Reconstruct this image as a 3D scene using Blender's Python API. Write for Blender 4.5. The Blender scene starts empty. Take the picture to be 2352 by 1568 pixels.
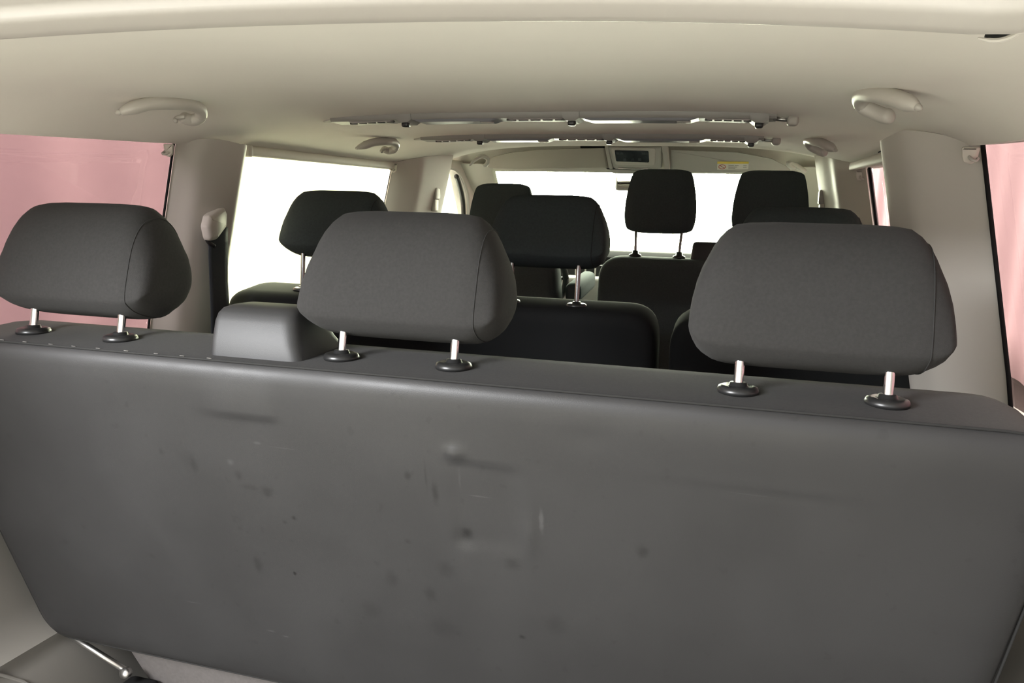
import bpy, bmesh, math, random
from mathutils import Vector, Matrix
random.seed(4)
S = bpy.context.scene
COL = S.collection
PI = math.pi

# ------------------------------------------------------------------ materials
def new_mat(name):
    m = bpy.data.materials.new(name); m.use_nodes = True
    nt = m.node_tree
    return m, nt, nt.nodes['Principled BSDF']

def mat(name, col, rough=.6, metal=0., spec=.5, bump=0., bscale=400., vary=0., vscale=6., sheen=0., coat=0.):
    m, nt, b = new_mat(name)
    b.inputs['Base Color'].default_value = (*col, 1)
    b.inputs['Roughness'].default_value = rough
    b.inputs['Metallic'].default_value = metal
    b.inputs['Specular IOR Level'].default_value = spec
    b.inputs['Coat Weight'].default_value = coat
    if sheen:
        b.inputs['Sheen Weight'].default_value = sheen
        b.inputs['Sheen Roughness'].default_value = .6
    tc = nt.nodes.new('ShaderNodeTexCoord')
    if bump:
        n = nt.nodes.new('ShaderNodeTexNoise'); n.inputs['Scale'].default_value = bscale
        n.inputs['Detail'].default_value = 3
        nt.links.new(tc.outputs['Object'], n.inputs['Vector'])
        bp = nt.nodes.new('ShaderNodeBump'); bp.inputs['Strength'].default_value = bump
        bp.inputs['Distance'].default_value = .001
        nt.links.new(n.outputs['Fac'], bp.inputs['Height'])
        nt.links.new(bp.outputs['Normal'], b.inputs['Normal'])
    if vary:
        n = nt.nodes.new('ShaderNodeTexNoise'); n.inputs['Scale'].default_value = vscale
        n.inputs['Detail'].default_value = 4
        nt.links.new(tc.outputs['Object'], n.inputs['Vector'])
        r = nt.nodes.new('ShaderNodeValToRGB')
        r.color_ramp.elements[0].color = (*[c*(1-vary) for c in col], 1)
        r.color_ramp.elements[1].color = (*[min(1, c*(1+vary)) for c in col], 1)
        r.color_ramp.elements[0].position = .3; r.color_ramp.elements[1].position = .7
        nt.links.new(n.outputs['Fac'], r.inputs['Fac'])
        nt.links.new(r.outputs['Color'], b.inputs['Base Color'])
    return m

def glass_mat(name, tint, gloss=.05):
    m = bpy.data.materials.new(name); m.use_nodes = True
    nt = m.node_tree; nt.nodes.clear()
    out = nt.nodes.new('ShaderNodeOutputMaterial')
    tr = nt.nodes.new('ShaderNodeBsdfTransparent'); tr.inputs['Color'].default_value = (*tint, 1)
    gl = nt.nodes.new('ShaderNodeBsdfGlossy'); gl.inputs['Roughness'].default_value = .02
    mx = nt.nodes.new('ShaderNodeMixShader'); mx.inputs['Fac'].default_value = gloss
    nt.links.new(tr.outputs[0], mx.inputs[1]); nt.links.new(gl.outputs[0], mx.inputs[2])
    nt.links.new(mx.outputs[0], out.inputs['Surface'])
    return m

M = {}
M['headliner'] = mat('headliner_fabric', (.72, .69, .63), .95, spec=.15, bump=.12, bscale=900, vary=.03, vscale=3, sheen=.1)
M['trim'] = mat('light_trim_plastic', (.56, .535, .475), .55, spec=.35, bump=.06, bscale=1500)
M['pillar'] = mat('pillar_plastic', (.53, .505, .46), .6, spec=.3, bump=.05, bscale=1500)
M['header'] = mat('header_plastic', (.44, .42, .385), .55, spec=.35)
M['handle'] = mat('handle_plastic', (.47, .45, .41), .4, spec=.5)
M['visor'] = mat('visor_cloth', (.40, .37, .32), .8, spec=.2)
M['grey'] = mat('grey_trim_plastic', (.17, .165, .155), .5, spec=.4, bump=.08, bscale=900)
M['sidetrim'] = mat('cargo_trim_plastic', (.19, .182, .168), .5, spec=.45, bump=.08, bscale=700)
M['fabric'] = mat('charcoal_fabric', (.0245, .0238, .0232), .9, spec=.12, bump=.35, bscale=1400, vary=.10, vscale=260, sheen=.03)
M['fabric2'] = mat('dark_fabric', (.046, .055, .056), .95, spec=.06, bump=.3, bscale=1400, vary=.08, vscale=200)
M['darkvinyl'] = mat('black_vinyl', (.015, .016, .0165), .95, spec=.06, bump=.1, bscale=900)
M['black'] = mat('black_plastic', (.014, .014, .014), .35, spec=.5)
M['blackmat'] = mat('black_rubber', (.008, .008, .008), .8, spec=.2)
M['guide'] = mat('dark_grey_plastic', (.021, .021, .0215), .55, spec=.5, bump=.12, bscale=900)
M['chrome'] = mat('chrome', (.85, .85, .85), .12, metal=1)
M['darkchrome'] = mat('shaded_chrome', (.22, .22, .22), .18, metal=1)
M['steel'] = mat('brushed_steel', (.62, .61, .59), .32, metal=1)
M['thread'] = mat('pale_thread', (.13, .124, .118), .8)
M['seam'] = mat('dark_thread', (.010, .0098, .0095), .9)
M['webbing'] = mat('belt_webbing', (.035, .042, .048), .7, spec=.3, bump=.4, bscale=900)
M['lens'] = mat('lamp_lens', (.20, .20, .22), .34, spec=.5)
M['vent'] = mat('vent_plastic', (.36, .33, .32), .45)
M['greyslot'] = mat('vent_slot', (.10, .095, .09), .6)
M['lampbody'] = mat('lamp_strip_plastic', (.27, .26, .245), .42)
M['display'] = mat('display_glass', (.012, .014, .018), .25, spec=.5)
M['button'] = mat('display_button', (.03, .034, .04), .4)
M['yellow'] = mat('yellow_print', (.75, .58, .10), .6)
M['white'] = mat('white_print', (.72, .69, .62), .6)
M['red'] = mat('red_print', (.55, .12, .09), .6)
M['greyprint'] = mat('grey_print', (.45, .43, .40), .6)
M['dash'] = mat('dash_plastic', (.012, .012, .012), .75, spec=.15, bump=.1, bscale=700)
M['console'] = mat('console_plastic', (.42, .41, .38), .5)
M['carpet'] = mat('floor_carpet', (.10, .095, .09), 1, bump=.6, bscale=600, vary=.2, vscale=80)
M['seatbase'] = mat('seat_base_carpet', (.10, .09, .086), .95, bump=.4, bscale=900, vary=.08, vscale=150)
M['mirror'] = mat('mirror_glass', (.55, .54, .52), .03, metal=1)
M['curtain'] = mat('pink_curtain', (.29, .185, .207), .9, spec=.1, vary=.05, vscale=1.5)
M['concrete'] = mat('garage_floor', (.335, .325, .31), .9, spec=.1, vary=.08, vscale=2)
M['studio'] = mat('studio_wall_paint', (.50, .50, .42), .9, spec=.1)
M['glass_side'] = glass_mat('tinted_side_glass', (.66, .62, .63))
M['glass_mid'] = glass_mat('green_side_glass', (.98, 1.0, .90), .03)
M['glass_front'] = glass_mat('windscreen_glass', (.97, 1.0, .96), .03)

# worn vinyl of the bench back: stains, pale scuffs and scratches with a place of their own
def vinyl():
    m, nt, b = new_mat('worn_grey_vinyl')
    b.inputs['Specular IOR Level'].default_value = .32
    tc = nt.nodes.new('ShaderNodeTexCoord')
    def noise(scale, det=3):
        n = nt.nodes.new('ShaderNodeTexNoise'); n.inputs['Scale'].default_value = scale
        n.inputs['Detail'].default_value = det
        nt.links.new(tc.outputs['Object'], n.inputs['Vector']); return n.outputs['Fac']
    def maprange(src, a, b_, c, d):
        r = nt.nodes.new('ShaderNodeMapRange'); r.interpolation_type = 'SMOOTHSTEP'
        for i, v in zip((1, 2, 3, 4), (a, b_, c, d)): r.inputs[i].default_value = v
        nt.links.new(src, r.inputs[0]); return r.outputs[0]
    def mth(op, a, b_):
        n = nt.nodes.new('ShaderNodeMath'); n.operation = op
        for i, v in enumerate((a, b_)):
            if isinstance(v, (int, float)): n.inputs[i].default_value = v
            else: nt.links.new(v, n.inputs[i])
        return n.outputs[0]
    val = mth('MULTIPLY', maprange(noise(4), .3, .7, .90, 1.08), maprange(noise(55, 2), .66, .76, 1, .86))
    wn = nt.nodes.new('ShaderNodeTexNoise'); wn.inputs['Scale'].default_value = 130
    nt.links.new(tc.outputs['Object'], wn.inputs['Vector'])
    def spot(x, z, rx, rz, amt):
        nonlocal val
        mp = nt.nodes.new('ShaderNodeMapping'); mp.vector_type = 'POINT'
        mp.inputs['Location'].default_value = (-x/rx, 0, -z/rz)
        mp.inputs['Scale'].default_value = (1/rx, 0, 1/rz)
        nt.links.new(tc.outputs['Object'], mp.inputs['Vector'])
        ln = nt.nodes.new('ShaderNodeVectorMath'); ln.operation = 'LENGTH'
        nt.links.new(mp.outputs[0], ln.inputs[0])
        d = mth('ADD', ln.outputs['Value'], mth('MULTIPLY', wn.outputs['Fac'], .8))
        val = mth('MULTIPLY', val, maprange(d, .5, 1.5, 1+amt*1.15, 1))
    for s in SPOTS: spot(*s)
    mx = nt.nodes.new('ShaderNodeVectorMath'); mx.operation = 'SCALE'
    mx.inputs[0].default_value = (.0245, .0240, .0243)
    nt.links.new(val, mx.inputs['Scale'])
    nt.links.new(mx.outputs[0], b.inputs['Base Color'])
    nt.links.new(maprange(noise(9), .3, .7, .42, .55), b.inputs['Roughness'])
    bp = nt.nodes.new('ShaderNodeBump'); bp.inputs['Strength'].default_value = .12; bp.inputs['Distance'].default_value = .001
    nt.links.new(noise(900, 2), bp.inputs['Height']); nt.links.new(bp.outputs['Normal'], b.inputs['Normal'])
    return m

# ------------------------------------------------------------------ object helpers
def props(o, label=None, cat=None, group=None, kind=None):
    if label: o['label'] = label
    if cat: o['category'] = cat
    if group: o['group'] = group
    if kind: o['kind'] = kind
    return o

def root(name, loc, label, cat, group=None):
    o = bpy.data.objects.new(name, None); COL.objects.link(o)
    o.location = loc; o.empty_display_size = .05; o['root_loc'] = loc
    return props(o, label, cat, group)

def worldloc(o):
    v = Vector((0, 0, 0))
    while o is not None:
        if o.type == 'EMPTY': v += o.location
        o = o.parent
    return v

def link(name, bm, m, parent=None, smooth=True, angle=None):
    bmesh.ops.recalc_face_normals(bm, faces=bm.faces)
    me = bpy.data.meshes.new(name); bm.to_mesh(me); bm.free()
    o = bpy.data.objects.new(name, me); COL.objects.link(o)
    me.materials.append(m)
    if smooth:
        for p in me.polygons: p.use_smooth = True
        if angle is not None:
            me.set_sharp_from_angle(angle=math.radians(angle))
    if parent is not None:
        o.parent = parent
        o.matrix_parent_inverse = Matrix.Translation(-parent.location) if parent.type == 'EMPTY' else Matrix()
    return o

def structure(name, bm, m, label, cat, parent=None, angle=40, smooth=True):
    o = link(name, bm, m, parent, smooth, angle)
    if parent is None: props(o, label, cat, None, 'structure')
    return o

def surf(bm, rows, closed=False, cap=False):
    vs = [[bm.verts.new(p) for p in r] for r in rows]
    for a, b in zip(vs, vs[1:]):
        n = len(a)
        for i in range(n if closed else n-1):
            j = (i+1) % n
            try: bm.faces.new((a[i], a[j], b[j], b[i]))
            except ValueError: pass
    if cap:
        bm.faces.new(vs[0]); bm.faces.new(vs[-1])
    return vs

def solid(bm, t):
    """give an open sheet a real thickness t"""
    bmesh.ops.recalc_face_normals(bm, faces=bm.faces)
    bmesh.ops.solidify(bm, geom=list(bm.faces), thickness=t)

def tube(bm, pts, r, n=10, cap=True):
    pts = [Vector(p) for p in pts]
    if not isinstance(r, (list, tuple)): r = [r]*len(pts)
    rows = []; up = None
    for i, p in enumerate(pts):
        t = (pts[min(i+1, len(pts)-1)] - pts[max(i-1, 0)]).normalized()
        if up is None:
            up = Vector((0, 0, 1)) if abs(t.z) < .9 else Vector((0, 1, 0))
        a = t.cross(up).normalized(); up = a.cross(t).normalized()
        rr = r[i] if isinstance(r[i], (list, tuple)) else (r[i], r[i])
        rows.append([p + a*math.cos(2*PI*k/n)*rr[0] + up*math.sin(2*PI*k/n)*rr[1] for k in range(n)])
    surf(bm, rows, True, cap)

def spline(pts, n, closed=False):
    P = [Vector(p) for p in pts]; m = len(P); out = []
    segs = m if closed else m-1
    for s in range(segs):
        if closed: a, b, c, d = P[(s-1) % m], P[s], P[(s+1) % m], P[(s+2) % m]
        else: a, b, c, d = P[max(s-1, 0)], P[s], P[s+1], P[min(s+2, m-1)]
        for k in range(n):
            t = k/n
            out.append(.5*((2*b)+(c-a)*t+(2*a-5*b+4*c-d)*t*t+(3*b-a-3*c+d)*t**3))
    if not closed: out.append(P[-1])
    return out

def rbox(bm, c, size, bev=.004, seg=3, taper=None, rot=None, shear_y=0.):
    x, y, z = [s/2 for s in size]
    tb = bmesh.new(); bmesh.ops.create_cube(tb, size=1)
    for v in tb.verts:
        f = taper if (taper and v.co.z > 0) else (1, 1)
        v.co = Vector((v.co.x*2*x*f[0], v.co.y*2*y*f[1], v.co.z*2*z))
    if bev: bmesh.ops.bevel(tb, geom=list(tb.edges), offset=bev, segments=seg, profile=.5, affect='EDGES')
    mt = Matrix.Translation(c)
    if rot is not None: mt = mt @ rot.to_4x4()
    for v in tb.verts: v.co = mt @ v.co
    me = bpy.data.meshes.new('tmp'); tb.to_mesh(me); tb.free()
    bm.from_mesh(me); bpy.data.meshes.remove(me)

def lathe(bm, c, prof, n=24, axis=Vector((0, 0, 1))):
    q = axis.to_track_quat('Z', 'Y')
    rows = [[Vector(c) + q @ Vector((r*math.cos(2*PI*k/n), r*math.sin(2*PI*k/n), h)) for k in range(n)] for r, h in prof]
    surf(bm, rows, True, True)

def rounded_poly(pts, n=6):
    """pts: (x, z, radius) corners -> rounded outline"""
    out = []; m = len(pts)
    for i in range(m):
        p = Vector(pts[i][:2]); a = Vector(pts[i-1][:2]); b = Vector(pts[(i+1) % m][:2]); r = pts[i][2]
        da, db = (a-p).normalized(), (b-p).normalized()
        ang = da.angle(db); d = min(r/math.tan(ang/2), (a-p).length*.48, (b-p).length*.48)
        p0, p1 = p+da*d, p+db*d
        for k in range(n+1):
            t = k/n
            out.append((1-t)**2*p0+2*t*(1-t)*p+t*t*p1)
    return out

def inset(loop, d):
    m = len(loop); out = []
    area = sum(loop[i].x*loop[(i+1) % m].y-loop[(i+1) % m].x*loop[i].y for i in range(m))
    sg = 1 if area > 0 else -1
    for i in range(m):
        e1 = (loop[i]-loop[i-1]); e2 = (loop[(i+1) % m]-loop[i])
        t = (e1.normalized()+e2.normalized())
        if t.length < 1e-6: t = e1
        t.normalize(); nrm = Vector((-t.y, t.x))*sg
        out.append(loop[i]+nrm*d)
    return out

def lerp(t, pts):
    if t <= pts[0][0]: return pts[0][1]
    for (a, b), (c, d) in zip(pts, pts[1:]):
        if t <= c: return b+(d-b)*(t-a)/(c-a)
    return pts[-1][1]

def smooth_lerp(t, pts):
    if t <= pts[0][0]: return pts[0][1]
    if t >= pts[-1][0]: return pts[-1][1]
    for i in range(len(pts)-1):
        a, b = pts[i]; c, d = pts[i+1]
        if t <= c:
            m0 = (d-pts[i-1][1])/(c-pts[i-1][0]) if i else (d-b)/(c-a)
            m1 = (pts[i+2][1]-b)/(pts[i+2][0]-a) if i+2 < len(pts) else (d-b)/(c-a)
            h = c-a; u = (t-a)/h
            return (2*u**3-3*u*u+1)*b+(u**3-2*u*u+u)*h*m0+(-2*u**3+3*u*u)*d+(u**3-u*u)*h*m1

# ------------------------------------------------------------------ the van's shell (x right, y towards the windscreen, z up, floor z = 0)
ZC = [(-.42, 1.222), (-.2, 1.262), (0, 1.285), (.3, 1.302), (.75, 1.317), (1.27, 1.333), (1.7, 1.357), (2.15, 1.393), (2.4, 1.41)]
ZE = [(-.42, 1.165), (.11, 1.20), (.3, 1.213), (.535, 1.229), (.81, 1.253), (1.73, 1.282), (1.93, 1.302), (2.19, 1.319), (2.4, 1.33)]
def ceil_z(x, y):
    e, c = smooth_lerp(y, ZE), smooth_lerp(y, ZC); q = min(1, abs(x)/.775)
    return e+(c-e)*(1-q**4)**.8
def wall_x(z): return .788+.21*(1.222-z) if z > .8 else .788+.21*.422

# ceiling
bm = bmesh.new()
NX = 60
rows = []
y = -.415
ys = [-.415+k*(2.15+.415)/70 for k in range(71)]
for y in ys:
    r = []
    for i in range(NX+1):
        a = -1+2*i/NX; x = .775*math.sin(a*PI/2)
        r.append((x, y, ceil_z(x, y)))
    # tuck the edge outward to the roof side above the glass
    r.insert(0, (-.83, y, r[0][2]+.004)); r.append((.83, y, r[-1][2]+.004))
    rows.append(r)
# front edge turns up over the windscreen header
rows.append([(p[0], p[1]+.012, p[2]+.006) for p in rows[-1]])
rows.append([(p[0], p[1]+.014, p[2]+.035) for p in rows[-2]])
surf(bm, rows)
structure('ceiling', bm, M['headliner'], 'pale grey-beige moulded fabric headliner over the whole van', 'ceiling', angle=50)

# tailgate header: pale plastic rim along the top of the opening
def lip_z(x): return 1.2165-.06*x*x-.06*x**4
bm = bmesh.new(); rows = []
for i in range(81):
    x = -.85+1.7*i/80
    z = lip_z(x); lift = .008*max(0, min(1, (x-.535)/.04))**2
    z += lift
    rows.append([(x, -.360, z+.05), (x, -.385, z+.025), (x, -.396, z+.008), (x, -.400, z+.002), (x, -.405, z-.0015), (x, -.412, z-.003), (x, -.422, z-.0022), (x, -.434, z+.001),
                 (x, -.444, z+.003), (x, -.4475, z+.0072), (x, -.454, z+.0085), (x, -.470, z+.0135), (x, -.52, z+.033), (x, -.60, z+.08), (x, -.66, z+.13)])
surf(bm, rows)
structure('trim_1', bm, M['header'], 'pale plastic rim along the top of the tailgate opening', 'trim', angle=60)
# end of the right rear pillar trim: light lip and a black tube standing for the shadowed gap over it
bm = bmesh.new()
pp = spline([(.541, -.385, 1.1955), (.547, -.385, 1.194), (.553, -.385, 1.194), (.559, -.385, 1.196), (.566, -.385, 1.1995), (.60, -.384, 1.207), (.70, -.37, 1.19), (.80, -.35, 1.14)], 8)
tube(bm, pp, [.0005+.0011*min(1, k/8) for k in range(len(pp))], 8)
structure('trim_2', bm, M['header'], 'thin light lip where the right tailgate pillar trim meets the headliner', 'trim')
bm = bmesh.new()
tube(bm, spline([(.545, -.384, 1.1968), (.552, -.384, 1.1965), (.558, -.384, 1.1985), (.566, -.384, 1.203), (.60, -.382, 1.211)], 6), .0016, 8)
structure('trim_3', bm, M['blackmat'], 'black strip standing for the shadowed gap above the right tailgate pillar lip', 'seal')

# pillars: horizontal outline (x inwards, y) swept down with the lean of the body side
def pillar(name, prof, ztop, label, side, zbot=.78, m='pillar', lean=.21, off=((0, 0),)):
    bm = bmesh.new(); rows = []
    pts = spline([(px, py, 0) for px, py in prof], 4)
    for k in range(9):
        t = k/8
        r = []
        for p in pts:
            z1 = ceil_z(p.x*side, p.y)+.006-lerp(p.y, off) if ztop is None else ztop
            z = z1+(zbot-z1)*t
            r.append((side*(p.x+lean*(1.222-z)), p.y, z))
        rows.append(r)
    surf(bm, rows)
    solid(bm, .004)
    return structure(name, bm, M[m], label, 'pillar trim', angle=60)
pillar('trim_4', [(.79, .556), (.776, .575), (.755, .60), (.744, .625), (.733, .66), (.725, .70), (.727, .72), (.745, .745), (.79, .765)], None, 'grey-beige pillar cover between the two left passenger windows', -1, off=((.57, 0), (.625, .011), (.70, .028)))
pillar('trim_5', [(.79, .535), (.755, .567), (.715, .600), (.694, .625), (.682, .66), (.671, .70), (.674, .72), (.70, .75), (.79, .775)], None, 'broad grey-beige pillar cover between the two right passenger windows', 1, off=((.55, 0), (.62, .011), (.70, .032)))
pillar('trim_6', [(.785, 1.665), (.765, 1.70), (.745, 1.75), (.728, 1.80), (.722, 1.86), (.716, 1.95), (.712, 2.03), (.72, 2.055), (.775, 2.075)], None, 'pale pillar cover behind the left front door', -1)
pillar('trim_7', [(.785, 1.62), (.76, 1.68), (.735, 1.75), (.718, 1.80), (.715, 1.86), (.700, 1.92), (.69, 1.99), (.695, 2.03), (.775, 2.07)], None, 'grey pillar cover beside the right front seat', 1)
pillar('trim_8', [(.80, -.55), (.70, -.50), (.675, -.42), (.70, -.30), (.79, -.16)], None, 'tailgate pillar cover at the left rear corner', -1, zbot=.45)
pillar('trim_9', [(.80, -.55), (.70, -.50), (.675, -.42), (.70, -.30), (.79, -.16)], None, 'tailgate pillar cover at the right rear corner', 1, zbot=.45)
# small screw cap on left front pillar
bm = bmesh.new(); lathe(bm, (-.716, 2.0, 1.282), [(.0, 0), (.009, 0), (.009, .004), (.006, .007), (0, .007)], 16, Vector((1, -.15, 0)))
props(link('screw_cap', bm, M['header']), 'small round cap on the left front pillar cover', 'cap')

# lower walls with the left rear wheel-arch trim
def sidewall(name, side, label):
    bm = bmesh.new(); rows = []
    for k in range(46):
        y = -.60+k*(3.3/45)
        a = 1 if -.5 < y < .62 else 0
        w = max(0, min(1, (y+.62)/.25))*max(0, min(1, (.75-y)/.25)); w = w*w*(3-2*w)
        r = [(wall_x(.805)+.010, y, .800), (wall_x(.80)-.004, y, .795), (.862, y, .785), (.850, y, .75), (.835, y, .68), (.80, y, .55), (.765, y, .44),
             (.748, y, .385), (.738-.004*w, y, .355), (.72-.02*w, y, .337-.004*w), (.704, y, .320), (.690, y, .300), (.676, y, .270), (.655, y, .22), (.60, y, 0)]
        rows.append([(side*p[0], p[1], p[2]) for p in r])
    surf(bm, rows); solid(bm, .004)
    return structure(name, bm, M['sidetrim'], label, 'wall', angle=55)
sidewall('wall_left', -1, 'grey moulded plastic side lining with wheel arch, left of the bench')
sidewall('wall_right', 1, 'grey moulded plastic side lining, right of the bench')
bm = bmesh.new()
tube(bm, spline([(-.700, -.02, .322), (-.692, .0, .304), (-.683, .015, .288), (-.668, .03, .255)], 6), .003, 8)
structure('trim_10', bm, M['sidetrim'], 'raised bead on the left wheel arch lining', 'trim')
bm = bmesh.new()
rbox(bm, (0, 1.2, -.02), (1.80, 4.0, .04), 0)
structure('floor', bm, M['carpet'], 'dark carpeted van floor', 'floor', smooth=False)

# windows: pane + rubber seal, leaning with the body side
def window(name, side, ya, yb, ztop, g, label, zb=.79, seal_r=.0038, slant=0.):
    r = bpy.data.objects.new(name, None); COL.objects.link(r); props(r, label, 'window', None, 'structure')
    bm = bmesh.new(); rows = []
    for k in range(9):
        t = k/8; row = []
        for j in range(7):
            y = ya+(yb-ya)*j/6
            zt = (smooth_lerp(y, ZE)+.006) if ztop is None else ztop(y)
            z = zb+(zt-zb)*t
            row.append((side*(wall_x(z)+.012), y, z))
        rows.append(row)
    surf(bm, rows); solid(bm, .004); link('pane', bm, g, r)
    def edge(y, nm):
        bm = bmesh.new()
        zt = (smooth_lerp(y, ZE)+.004) if ztop is None else ztop(y)
        tube(bm, [(side*(wall_x(zb+(zt-zb)*k/8)+.004), y, zb+(zt-zb)*k/8) for k in range(9)], seal_r, 8)
        link(nm, bm, M['blackmat'], r)
    edge(ya, 'seal'); edge(yb, 'seal')
    return r
window('window_1', -1, -.17, .552, None, M['glass_side'], 'left rear side window with pink curtain outside', seal_r=.0028)
window('window_2', 1, -.17, .530, None, M['glass_side'], 'right rear side window with pink curtain outside')
window('window_3', -1, .76, 1.672, None, M['glass_mid'], 'left sliding-door window glowing white', seal_r=.0022)
window('window_4', 1, .77, 1.60, None, M['glass_side'], 'right middle side window with a narrow strip of pink')
# front doors' windows
def door_window(name, side, label):
    r = bpy.data.objects.new(name, None); COL.objects.link(r); props(r, label, 'window', None, 'structure')
    top = [(2.04, 1.12), (2.09, 1.262), (2.13, 1.288), (2.215, 1.300), (2.30, 1.288), (2.353, 1.268), (2.446, 1.195), (2.50, 1.10), (2.62, .90)]
    bm = bmesh.new(); rows = []
    for k in range(40):
        y = 2.04+k*.58/39; zt = smooth_lerp(y, top)
        rows.append([(side*(.768+.21*max(0, 1.25-z)*.6), y, z) for z in [.84+(zt-.84)*j/6 for j in range(7)]])
    surf(bm, rows); solid(bm, .004); link('pane', bm, M['glass_front'], r)
    # surrounding frame above and ahead of the glass
    bm = bmesh.new(); rows = []
    for k in range(60):
        y = 1.98+k*.72/59; zt = smooth_lerp(max(2.04, y), top); z2 = ceil_z(.775, min(y, 2.4))+.02
        if y > 2.06 and y < 2.62: za = zt
        else: za = .84 if y < 2.06 else .84
        z2 = max(z2, za+.005)
        rows.append([(side*(.765+.21*max(0, 1.25-z)*.6-.004), y, z) for z in [za+(z2-za)*j/3 for j in range(4)]])
    surf(bm, rows); solid(bm, .01); link('frame', bm, M['trim'], r)
    bm = bmesh.new()
    tube(bm, spline([(side*.770, 2.315, 1.280), (side*.775, 2.36, 1.255), (side*.782, 2.43, 1.195), (side*.79, 2.475, 1.12), (side*.81, 2.56, .95)], 6), .011, 8)
    link('quarter_bar', bm, M['black'], r)
    return r
door_window('window_5', -1, 'left front door window with a dark quarter-light bar')
door_window('window_6', 1, 'right front door window beside the passenger headrest')
# windscreen
r = bpy.data.objects.new('window_7', None); COL.objects.link(r); props(r, 'bright white windscreen beyond the front seats', 'window', None, 'structure')
bm = bmesh.new(); rows = []
for k in range(9):
    t = k/8; w = .63+.12*t
    rows.append([(w*(-1+2*j/10), 2.37+.80*t+.05*(1-((-1+2*j/10))**2), 1.315-.40*t) for j in range(11)])
surf(bm, rows); solid(bm, .005); link('pane', bm, M['glass_front'], r)
# windscreen pillars
def a_pillar(name, side, label):
    bm = bmesh.new()
    rows = []
    for k in range(12):
        t = k/11
        yo = 2.30+.42*t; yi = 2.352+.80*t
        zi = 1.330-.41*t
        zo = 1.335-.36*t
        xi = .612+.12*t; xo = .785+.06*t
        rows.append([(side*(xi+.02), yi+.03, zi+.005), (side*xi, yi+.006, zi), (side*(xi+.012), yi-.02, zi), (side*(xi+.06), yi-.05, (zi*2+zo)/3), (side*(xi+.11), (yi+yo)/2, (zi+zo)/2), (side*xo, yo, zo), (side*(xo+.03), yo+.02, zo)])
    surf(bm, rows); solid(bm, .004)
    structure(name, bm, M['trim'], label, 'pillar trim', angle=70)
a_pillar('trim_11', -1, 'pale pillar cover left of the windscreen')
a_pillar('trim_12', 1, 'pale pillar cover right of the windscreen')
# roof lining between headliner edge and windscreen
bm = bmesh.new(); rows = []
for i in range(41):
    a = -1+2*i/40; x = .80*a
    z0 = ceil_z(x*.96, 2.15)+.028
    z1 = 1.318+.0*a
    xs = .82*a; z1 = 1.318-.010*abs(a)**6
    rows.append([(x, 2.158, z0), (x*1.01, 2.24, z0+.016-.02*a**4), (x*1.02, 2.32, z0*.6+z1*.4+.016), (xs, 2.372, z1+.004), (xs, 2.385, z1-.004), (xs, 2.41, z1-.004)])
surf(bm, rows); solid(bm, .004)
structure('trim_13', bm, M['trim'], 'recessed lining above the windscreen holding the sun visors', 'trim', angle=60)

# ------------------------------------------------------------------ seats
HR_SEC = [(.045, 1.089), (.015, 1.077), (-.006, 1.045), (-.020, .995), (-.027, .957), (-.022, .942), (.002, .925), (.045, .915), (.080, .930), (.096, .968), (.0985, 1.015), (.092, 1.055), (.072, 1.081)]
def headrest_low(parent, cx, dy, dz, m, post_s=.16, post_base=.898, sleeve_y=0.0, post_mat='chrome', post_r=.0058, gap=.0, yaw=0.):
    sec = spline([(0, a, b) for a, b in HR_SEC], 4, True)
    st = [(0, 1.090, .9180, 1.0), (.05, 1.090, .9180, 1.0), (.08, 1.0885, .9185, 1.0), (.095, 1.086, .9195, .995), (.105, 1.079, .921, .985), (.113, 1.070, .9235, .97), (.119, 1.060, .927, .955), (.125, 1.047, .931, .93), (.131, 1.034, .937, .91), (.136, 1.018, .946, .85), (.1395, 1.000, .955, .74), (.141, .988, .962, .58)]
    full = [(-x, a, b, c) for x, a, b, c in reversed(st[1:])]+st
    rows = []
    for x, zt, zb, d in full:
        row = []
        for p in sec:
            z = zb+(p.z-.915)/(1.089-.915)*(zt-zb)
            row.append((cx+x, dy+.035+(p.y-.035)*d, z+dz))
        rows.append(row)
    bm = bmesh.new(); surf(bm, rows, True, True)
    h = link('headrest', bm, m, parent)
    for sx in (1,):
        bm = bmesh.new()
        k = 16
        ring = [Vector(p) for p in rows[k]]
        c = sum(ring, Vector())/len(ring)
        ring = [c+(p-c)*1.004 for p in ring]
        rr = [r_+Vector((0, 0, 0)) for r_ in ring]; rr.append(rr[0])
        tube(bm, rr, .0008, 6, False)
        link('seam', bm, M['seam'], h)
    for sx in (-1, 1):
        px = cx0(cx, parent)+sx*post_s/2 if False else cx+sx*post_s/2
        bm = bmesh.new()
        tube(bm, [(px-.001*sx*0, dy+sleeve_y-.002, post_base-.03), (px, dy+sleeve_y, post_base), (px, dy+sleeve_y+.006, .935+dz), (px, dy+sleeve_y+.012, .96+dz)], post_r, 14)
        link('post', bm, M[post_mat], h)
        bm = bmesh.new()
        lathe(bm, (px, dy+sleeve_y, post_base-.004), [(.0, -.003), (.0235, -.003), (.0240, .001), (.0222, .005), (.0175, .0068), (.0130, .0060), (.0105, .0065), (.0095, .0100), (.0075, .0105), (0, .0105)], 28)
        link('guide_sleeve', bm, M['black'], h)
    return h
def cx0(a, b): return a

def slab(outline, rings, k, zref, parent, name, m, top_slope=0.):
    """outline in (x,z); rings: list of (inset, y)"""
    bm = bmesh.new(); rows = []
    for d, y in rings:
        lp = inset(outline, d) if d else outline
        rows.append([(p.x, y+(zref-p.y)*k, p.y+top_slope*y) for p in lp])
    surf(bm, rows, True, True)
    return link(name, bm, m, parent, True, 60)

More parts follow.
